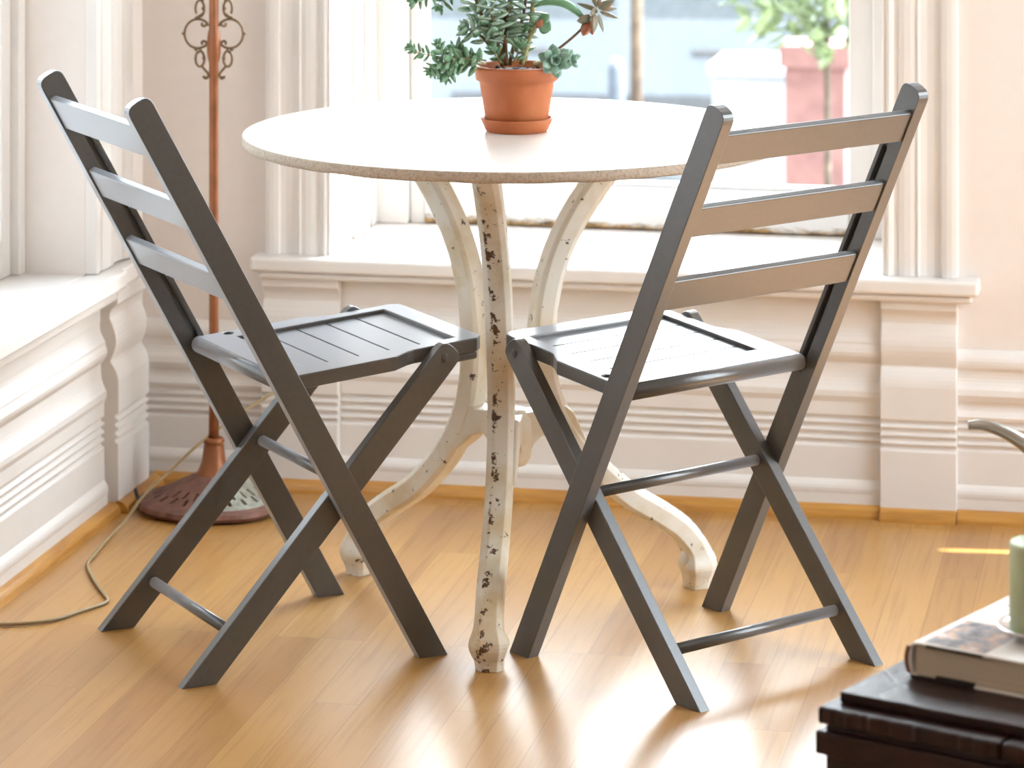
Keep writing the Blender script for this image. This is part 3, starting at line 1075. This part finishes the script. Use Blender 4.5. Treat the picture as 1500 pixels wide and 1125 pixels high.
# maroon tinted rosette far right, on a dark stem
m = MB(); m.tube(catmull([pp(790, 108, .0), pp(812, 92, .0), pp(830, 78, -.002), pp(848, 62, -.004), pp(862, 46, -.006), pp(874, 32, -.008)], 6), .0021, 8); st = m.build('stem', M['stem'], pl)
m = MB()
for (x, y, dy, dx, dz, dd, L_, w_) in ((876, 28, -.008, .85, .45, .1, .030, .018), (876, 26, -.008, .15, 1., .2, .022, .011), (874, 27, -.006, -.35, .9, .1, .032, .010), (878, 32, -.008, .9, -.35, .05, .032, .008),
                                (876, 31, -.008, -.9, .30, .1, .036, .010), (872, 34, -.012, -.1, -.8, -.5, .034, .016), (876, 36, -.008, .25, -.9, -.1, .030, .009), (880, 30, -.004, .9, .05, .3, .028, .008), (866, 42, -.010, -.85, -.1, -.4, .026, .018), (872, 30, -.012, -.4, -.15, -.9, .022, .012)):
    m.leaf(pp(x, y, dy), (dx, dd, dz), (-dz, -.8, dx * .6), L_, w_, w_ * .35)
m.build('foliage', M['leaf_dark'], st)
m = MB()
m.leaf(pp(862, 48, -.012), (-.35, -.3, -.75), (0, -1, 0), .024, .017, .005)
m.leaf(pp(866, 45, -.010), (.05, -.3, -.9), (0, -1, .1), .024, .012, .005)
m.build('young_leaf', M['leaf_red'], st)

# ------------------------------------------------------------------ floor lamp, cord, plug
lu, lv = -1.673, 5.712
lamp = thing('floor_lamp', 'copper-coloured floor lamp pole with scrolled brackets on a pierced iron base', 'floor lamp', (lu, lv, 0))
m = MB()
nseg = 96
lob = lambda a, r: r * (1 + .035 * abs(math.cos(4 * a)))
prof = [(.126, .004), (.130, .010), (.127, .017), (.116, .022), (.104, .0265), (.088, .033), (.070, .041), (.050, .051), (.032, .060)]
rings = []
for r, z in prof:
    rings.append([m.bm.verts.new((lob(2 * math.pi * k / nseg, r) * math.cos(2 * math.pi * k / nseg), lob(2 * math.pi * k / nseg, r) * math.sin(2 * math.pi * k / nseg), z)) for k in range(nseg)])
for j, (a, b) in enumerate(zip(rings, rings[1:])):
    for k in range(nseg):
        if j in (4, 5) and k % 4 == (0 if j == 4 else 2):
            continue                                      # pierced openwork
        f = m.bm.faces.new((a[k], a[(k + 1) % nseg], b[(k + 1) % nseg], b[k]))
        ang = 2 * math.pi * (k + .5) / nseg
        f.material_index = 1 if (-1.35 < (ang if ang < math.pi else ang - 2 * math.pi) < .9 and j >= 3) else 0
o = m.build('base', [M['lamp_base'], M['verdigris']], lamp)
sm = o.modifiers.new('solid', 'SOLIDIFY'); sm.thickness = .004; sm.offset = -1
for k in range(8):
    a = 2 * math.pi * (k + .5) / 8
    m = MB(); m.ball((.112 * math.cos(a), .112 * math.sin(a), .0052), .0085, 10, 6, (1, 1, .6))
    m.build('foot', M['lamp_base'], lamp)
m = MB(); m.lathe([(.036, .054), (.027, .066), (.021, .082), (.0185, .098), (.0175, .108), (.0165, .112), (.0185, .1145), (.0185, .119), (.0150, .122), (0, .122)], 24)
m.build('bell', M['copper'], lamp)
m = MB()
m.tube([(0, 0, .12), (0, 0, .20), (0, 0, .60), (0, 0, .772), (0, 0, .78), (0, 0, .79), (0, 0, .81), (0, 0, .825), (0, 0, .833), (0, 0, 1.10), (0, 0, 1.45)], [.0090, .0083, .0083, .0083, .0105, .0120, .0120, .0105, .0083, .0083, .0083], 20)
m.build('pole', M['copper'], lamp)
m = MB(); m.lathe([(0, 1.45), (.012, 1.45), (.02, 1.46), (.02, 1.52), (0, 1.52)], 20); m.build('socket', M['antique'], lamp)
m = MB(); m.lathe([(.20, 1.42), (.11, 1.68), (.108, 1.68), (.198, 1.42)], 40); m.build('lamp_shade', simple('cream_shade', (.75, .68, .55), .8), lamp)
KL = 1.155e-3


def scroll(pts, r):                      # px offsets from pole centre x, image y -> local
    return [(math.copysign(1, 1) * x * KL, 0, H - (y + 497) * 5.91 / 5000.) for x, y in pts]


def ring_pts(cx, cy, rx, ry, a0, a1, n=22):
    return [(cx + rx * math.cos(R(a0 + (a1 - a0) * i / n)), cy + ry * math.sin(R(a0 + (a1 - a0) * i / n))) for i in range(n + 1)]


for s in (-1, 1):
    m = MB()
    cv = Matrix.Rotation(YAW, 3, 'Z')
    def put(pts, r=.0022):
        q = [cv @ Vector((s * x * KL, 0, H - (y + 497) * 5.91 / 5000.)) for x, y in pts]
        m.tube(q, r, 8)
    put([(13, 38)] + ring_pts(24, 51, 20, 21.5, 215, 505, 28) + [(13, 64)])
    put(ring_pts(15, 37.5, 3.2, 2.6, -60, 200, 10)); put(ring_pts(15, 64.5, 3.2, 2.6, 160, 420, 10))
    put([(43.5, 51), (48, 51)], .0024)
    put(ring_pts(21, 14, 6.5, 12, 80, 400, 18)); put(ring_pts(21, 88, 6.5, 11.5, -80, 250, 18))
    put([(17, 22), (24, 26), (22, 30)]); put([(24, 72), (19, 76), (24, 79)])
    put([(18, 99), (14, 104), (10, 108), (8, 113), (11, 117), (15, 116), (16, 113)])
    put([(18, 3), (14, -2), (10, -7), (8, -12), (12, -16)])
    for bx, by in ((16, 14), (15, 87), (12, 116), (26, 28), (27, 74)):
        m.ball(cv @ Vector((s * bx * KL, 0, H - (by + 497) * 5.91 / 5000.)), .0034, 8, 6)
    m.build('scroll_bracket', M['antique'], lamp)

FZ = .0035
cord = [(lu + .055, lv + .10, .16), (lu + .02, lv + .03, .135), (lu - .012, lv - .010, .118), (lu - .045, lv - .028, .085), (lu - .085, lv - .045, .046), (lu - .122, lv - .062, .026)]
cord = [(-1.60, 5.862, .175), (-1.645, 5.79, .150), (-1.690, 5.698, .118), (-1.735, 5.668, .074), (-1.770, 5.625, .040), (-1.792, 5.575, FZ), (-1.784, 5.46, FZ), (-1.774, 5.36, FZ), (-1.7656, 5.30, FZ), (-1.742, 5.245, FZ), (-1.706, 5.175, FZ), (-1.6711, 5.1137, FZ), (-1.668, 5.085, FZ), (-1.690, 5.035, FZ), (-1.712, 4.985, FZ), (-1.748, 4.958, FZ), (-1.7863, 4.944, FZ), (-1.80, 4.935, FZ)]
m = MB(); m.tube(catmull([(a - lu, b - lv, c) for a, b, c in cord], 6), .0028, 8)
m.build('cord', M['cord'], lamp)['label'] = 'thin tan cord trailing across the floor'
m = MB()
m.tube(catmull([(-1.807, 5.690, .030), (-1.803, 5.676, .032), (-1.795, 5.664, .022), (-1.786, 5.655, .008), (-1.780, 5.650, .0036)], 5), .0034, 8)
tag(m.build('cable_stub', M['black']), 'short black cable end poking over the wood moulding beside the lamp base', 'cable')

# ------------------------------------------------------------------ trunk, book, candle, watering can
ta = R(-23.2)
trk = thing('trunk', 'dark brown wooden trunk with a stepped lid, in the lower right corner', 'trunk', (-.364, 3.552, 0), ta)
TL, TW = .78, .68


def rough_slab(mb, x0, x1, y0, y1, z0, z1, amp=.002, nx=40):
    """slab whose front and left edges are chipped"""
    pts = []
    for i in range(nx + 1):
        q = x0 + (x1 - x0) * i / nx
        pts.append((q, y0 + random.uniform(-amp, amp) * (1 if 0 < i < nx else 0)))
    pts += [(x1, y1)]
    for i in range(14):
        q = y1 + (y0 - y1) * i / 14
        pts.append((x0 + (random.uniform(-amp, amp) if i else 0), q))
    mb.prism(pts, [], lambda p, q: (p, q, z1), lambda p, q: (p, q, z0))


lid = MB(); rough_slab(lid, 0, TL, 0, TW, .387, .398, .0012)
lo_ = lid.build('lid', M['trunk'], trk, bevel=.0018)
m = MB(); rough_slab(m, -.012, .196, -.026, TW, .369, .3868, .0012); rough_slab(m, .199, TL, -.026, TW, .369, .3868, .0012)
m.build('lid_moulding', M['trunk'], lo_, bevel=.003)
m = MB(); m.box(-.006, TL, -.020, TW - .01, .045, .368); 
rough_slab(m, -.014, TL, -.028, TW, .338, .3625, .001)
m.box(-.012, TL + .006, -.026, TW, .03, .075)
for i in range(9):
    x = .01 + i * .085
    m.box(x, x + .045, -.0245, -.019, .10, .32)
m.build('body', M['trunk'], trk, bevel=.003)
for sx in (.0, TL - .05):
    for sy in (-.02, TW - .06):
        m = MB(); m.box(sx, sx + .05, sy, sy + .05, 0, .032); m.build('foot', M['trunk'], trk, bevel=.004)

bk = thing('book', 'thick white-jacketed hardback picture book lying on the dark trunk', 'book', (-.2955, 3.617, .3982), R(-24.0))
BL, BW, BT = .27, .255, .0375
m = MB(); m.box(.004, BL, .003, BW - .004, .003, BT - .003)
m.build('page_block', M['pages'], bk)
m = MB()
def rspine(z):
    return -.005 * math.sin(math.pi * z / BT) - .001
prof = [(BL + .003, BT), (.006, BT), (.001, BT - .0015)] + [(rspine(BT * (1 - i / 8.)), BT * (1 - i / 8.)) for i in range(1, 8)] + [(.001, .0015), (.006, 0), (BL + .003, 0), (BL + .003, .0028), (.008, .0028)] + [(.004 + rspine(BT * i / 8.) * .6, BT * i / 8.) for i in range(1, 8)] + [(.008, BT - .0028), (BL + .003, BT - .0028)]
m.prism(prof, [], lambda p, q: (p, 0, q), lambda p, q: (p, BW, q))
m.build('cover', M['cover'], bk, bevel=.0006)
m = MB(); m.prism([(.0, .0), (.0, .001), (.001, BT - .002)] if False else [(-.0015 + rspine(BT * i / 8.), BT * i / 8.) for i in range(1, 8)] + [(.003 + rspine(BT * i / 8.), BT * i / 8.) for i in range(7, 0, -1)], [], lambda p, q: (p, -.0008, q), lambda p, q: (p, .0001, q))
m.build('headband', M['maroon'], bk)
m = MB(); m.box(.018, .085, -.0006, .012, BT - .0034, BT - .0004); m.box(.03, .075, -.0006, .012, .0003, .0062); m.box(.0, .05, -.0006, .012, -.0001, .003)
m.build('jacket_flap', M['jacket_dark'], bk)

cu, cv_ = room((1528 - 750) / 5000 * 3.62, 3.62)
BZ = .3982 + BT
st = thing('candle_dish', 'shallow silver dish under the pale green candle on the book', 'dish', (cu, cv_, BZ + .0003))
m = MB(); m.lathe([(0, 0), (.024, 0), (.027, .0015), (.040, .0055), (.0475, .0105), (.0490, .0125), (.0478, .0135), (.0455, .0118), (.038, .0072), (.028, .0040), (0, .0034)], 48)
m.build('dish', M['silver'], st)
cd = thing('candle', 'pale green pillar candle standing in a silver dish at the right edge', 'candle', (cu, cv_, BZ + .0042))
m = MB(); m.lathe([(0, 0), (.034, 0), (.0355, .002), (.0355, .093), (.0345, .0965), (.0325, .0975), (.031, .096), (.028, .090), (.018, .087), (0, .0865)], 48)
m.build('wax', M['candle'], cd)
m = MB(); m.tube([(0, 0, .086), (.0006, 0, .093), (.0016, .0005, .0970)], .0012, 6); m.build('wick', M['wick'], cd)

# watering can standing on the trunk beyond the right edge; only its spout reaches into view
wu, wv = room(.99, 3.82)
wc = thing('watering_can', 'grey metal can whose curved spout pokes in at the right edge', 'watering can', (wu, wv, .3982), YAW)
m = MB(); m.lathe([(0, 0), (.065, 0), (.068, .003), (.068, .008), (.062, .012), (.060, .10), (.052, .135), (.040, .150), (.040, .154), (.036, .154), (.036, .148), (.048, .132), (.056, .10), (.058, .014), (0, .012)], 40)
m.build('body', M['pewter'], wc)
def spp(px, py, d=3.96):
    return Vector(((px - 750) / 5000 * d - .99, d - 3.82, H - (py + 497) / 5000 * d - .3982))
sp = catmull([spp(1418, 623), spp(1440, 622.5), spp(1465, 630), spp(1490, 643), spp(1520, 664), spp(1560, 690, 3.95), spp(1640, 740, 3.92), spp(1780, 815, 3.88), spp(1905, 842, 3.845), Vector((-.045, .006, .034))], 6)
m = MB(); m.tube(sp, [.0052 + .0062 * i / (len(sp) - 1) * 1.6 for i in range(len(sp))], 16)
m.build('spout', M['pewter'], wc)
m = MB(); m.tube(catmull([(.038, 0, .148), (.08, 0, .16), (.115, 0, .12), (.10, 0, .06), (.058, 0, .035)], 6), .005, 10); m.build('handle', M['pewter'], wc)

# ------------------------------------------------------------------ outside
GZ = -1.3
m = MB(); m.box(-40, 40, 6.8, 60, GZ - .2, GZ); m.box(-40, -2.7, -20, 6.8, GZ - .2, GZ); m.box(1.9, 40, -20, 6.8, GZ - .2, GZ)
struct(m, 'ground_outside', M['pavement'])
m = MB(); m.box(-40, 40, 15.5, 22.5, GZ, GZ + .01); struct(m, 'street', M['asphalt'])


def car(label, u, v, rz, paint):
    c = thing('car', label, 'car', (u, v, GZ + .012), rz, None)
    m = MB()
    side = [(-2.1, .32), (-2.15, .62), (-2.0, .86), (-1.3, .95), (-.75, 1.38), (.55, 1.42), (1.15, 1.0), (1.95, .88), (2.12, .62), (2.1, .3)]
    m.prism(side, [], lambda p, q: (p, -.84, q), lambda p, q: (p, .84, q))
    m.build('car_body', paint, c, bevel=.08, seg=3)
    for s in (-1, 1):
        for x in (-.55, .35):
            m = MB(); m.box(x - .09, x + .09, s * .845 - .02, s * .845 + .02, .80, .835); m.build('door_handle', M['tyre'], c, bevel=.01)
        m = MB(); m.box(-.95, .95, s * .842 - .015, s * .842 + .015, .50, .60); m.build('side_moulding', M['tyre'], c, bevel=.01)
    for s in (-1, 1):
        for poly in ([(-1.12, .97), (-.70, 1.30), (-.12, 1.33), (-.12, .98)], [(-.04, .98), (-.04, 1.33), (.48, 1.35), (.98, .99)]):
            m = MB(); m.prism(poly, [], lambda p, q: (p, s * .846, q), lambda p, q: (p, s * .80, q))
            m.build('car_window', M['car_glass'], c)
    for x in (-1.3, 1.3):
        for s in (-1, 1):
            m = MB(); m.tube([(x, s * .66, .32), (x, s * .87, .32)], .32, 24)
            wh = m.build('wheel', M['tyre'], c, bevel=.03)
            m = MB(); m.tube([(x, s * .865, .32), (x, s * .876, .32)], .2, 20); m.build('hubcap', M['car_white'], wh)
    return c


car('pale blue-grey car parked outside, filling the view through the front window', -2.75, 17.6, R(3), M['car_grey'])


def tree(label, u, v, zc, rad, mat, n, trunk_r=.09, leaf=.16):
    c = thing('tree', label, 'tree', (u, v, GZ))
    m = MB(); m.tube([(0, 0, 0), (.01, 0, (zc - GZ) * .5), (0, .02, zc - GZ)], [trunk_r, trunk_r * .8, trunk_r * .5], 10)
    m.build('trunk', M['bark'], c)
    m = MB()
    rnd = random.Random(int(u * 100))
    for i in range(n):
        d = Vector((rnd.gauss(0, 1), rnd.gauss(0, 1), rnd.gauss(0, 1))).normalized() * rad * rnd.uniform(.35, 1) ** .5
        m.leaf(Vector((0, 0, zc - GZ)) + d, (rnd.uniform(-1, 1), rnd.uniform(-1, 1), rnd.uniform(-1, .6)), (0, 0, 1), leaf, leaf * .6, leaf * .06, nu=4, nv=4)
    m.build('foliage', M[mat], c)


tree('bright green bushy tree outside the window at upper right', -1.12, 10.5, .62, .36, 'foliage', 900, trunk_r=.016, leaf=.08)
m = MB(); m.box(-.11, .11, -.11, .11, 0, 1.28); m.box(-.13, .13, -.13, .13, 1.28, 1.36)
tag(m.build('gate_pier', M['brick'], loc=(-1.37, 12.6, GZ)), 'red brick pier outside the window below the bright green tree', 'pier')
m = MB(); m.tube([(0, 0, 0), (0, 0, .02), (0, 0, .04), (0, 0, 3.2)], [.07, .07, .04, .035], 14)
tag(m.build('lamp_post', M['post_grey'], loc=(-1.365, 13.3, GZ)), 'slim blue-grey post outside at the right side of the window', 'post')
m = MB(); m.tube([(0, 0, 0), (0, 0, 2.6)], .024, 12)
tag(m.build('street_sign_pole', M['bark'], loc=(-2.1, 12.9, GZ)), 'thin brown pole outside the window right of the plant', 'pole')
m = MB(); m.tube([(0, 0, 0), (0, 0, 1.10), (0, 0, 1.14)], [.035, .035, .02], 12)
tag(m.build('bollard', M['post_grey'], loc=(-2.33, 13.8, GZ)), 'short dark grey bollard outside the window just right of the plant', 'bollard')
m = MB(); m.box(-.20, .20, -.2, .2, .0, 1.12); m.box(-.22, .22, -.22, .22, 1.12, 1.18)
tag(m.build('utility_box', M['car_white'], loc=(-1.68, 13.6, GZ), bevel=.02), 'pale white box standing outside the window left of the brick pier', 'box')
m = MB(); m.box(-14, 9, 0, 6, 0, 4.6)
for i in range(9):
    for z in (.9,):
        m.box(-13 + i * 2.4, -11.6 + i * 2.4, -.06, .02, z, z + 1.9, 1)
tag(m.build('building_outside', [M['ext_wall'], M['car_glass']], loc=(0, 30, GZ)), kind='structure')

# ------------------------------------------------------------------ light
w = bpy.data.worlds.new('sky'); S.world = w; w.use_nodes = True
t = w.node_tree
bg = t.nodes['Background']
tc = t.nodes.new('ShaderNodeTexCoord'); sep = t.nodes.new('ShaderNodeSeparateXYZ')
t.links.new(tc.outputs['Generated'], sep.inputs[0])
col = ramp(t, sep.outputs[2], [(0, (.94, .97, 1.0)), (.35, (.86, .93, 1.0)), (1, (.70, .84, 1.0))])
t.links.new(col, bg.inputs['Color'])
dt = t.nodes.new('ShaderNodeVectorMath'); dt.operation = 'DOT_PRODUCT'; dt.inputs[1].default_value = Vector((.1, 1, .45)).normalized()
t.links.new(tc.outputs['Generated'], dt.inputs[0])
mr = t.nodes.new('ShaderNodeMapRange'); mr.interpolation_type = 'SMOOTHSTEP'
for k, v in (('From Min', .45), ('From Max', 1.), ('To Min', 3.3), ('To Max', 27.)):
    mr.inputs[k].default_value = v
t.links.new(dt.outputs['Value'], mr.inputs['Value']); dt2 = t.nodes.new('ShaderNodeVectorMath'); dt2.operation = 'DOT_PRODUCT'; dt2.inputs[1].default_value = Vector((1, .1, .75)).normalized()
t.links.new(tc.outputs['Generated'], dt2.inputs[0])
mr2 = t.nodes.new('ShaderNodeMapRange'); mr2.interpolation_type = 'SMOOTHSTEP'
for k, v in (('From Min', .25), ('From Max', 1.), ('To Min', 0.), ('To Max', 11.)):
    mr2.inputs[k].default_value = v
t.links.new(dt2.outputs['Value'], mr2.inputs['Value'])
t.links.new(math_n(t, 'ADD', mr.outputs[0], mr2.outputs[0]), bg.inputs['Strength'])


def area(name, loc, rot, sx, sy, power, color=(1, 1, 1), spread=None):
    l = bpy.data.lights.new(name, 'AREA'); l.shape = 'RECTANGLE'; l.size = sx; l.size_y = sy; l.energy = power; l.color = color
    if spread is not None:
        l.spread = spread
    o = bpy.data.objects.new(name, l); COL.objects.link(o); o.location = loc; o.rotation_euler = rot
    return o


sl = bpy.data.lights.new('sun', 'SUN'); sl.energy = 27; sl.color = (1, .94, .86); sl.angle = R(.4)
so = bpy.data.objects.new('sun', sl); COL.objects.link(so); so.location = (6, 5, 8); so.rotation_euler = (0, R(90 - 62), R(5))
area('fill_light', (-.2, 1.2, CH - .03), (0, 0, 0), 1.6, 1.6, 25, (1, .90, .80))  # unseen warm fill lamp added below the ceiling to lift the interior

# ------------------------------------------------------------------ camera
cam = bpy.data.cameras.new('camera'); co = bpy.data.objects.new('camera', cam); COL.objects.link(co)
co.location = (0, 0, H); co.rotation_euler = (R(90), 0, YAW)
cam.sensor_fit = 'HORIZONTAL'; cam.sensor_width = 36; cam.lens = 120.
cam.shift_x = 0; cam.shift_y = -(562.5 + 497) / 1500.
cam.clip_start = .05; cam.clip_end = 200
cam.dof.use_dof = True; cam.dof.focus_distance = 4.78; cam.dof.aperture_fstop = 7.5
S.camera = co
vs = S.view_settings
vs.view_transform = 'Standard'; vs.look = 'None'; vs.gamma = 1; vs.use_curve_mapping = False; vs.exposure = -0.16
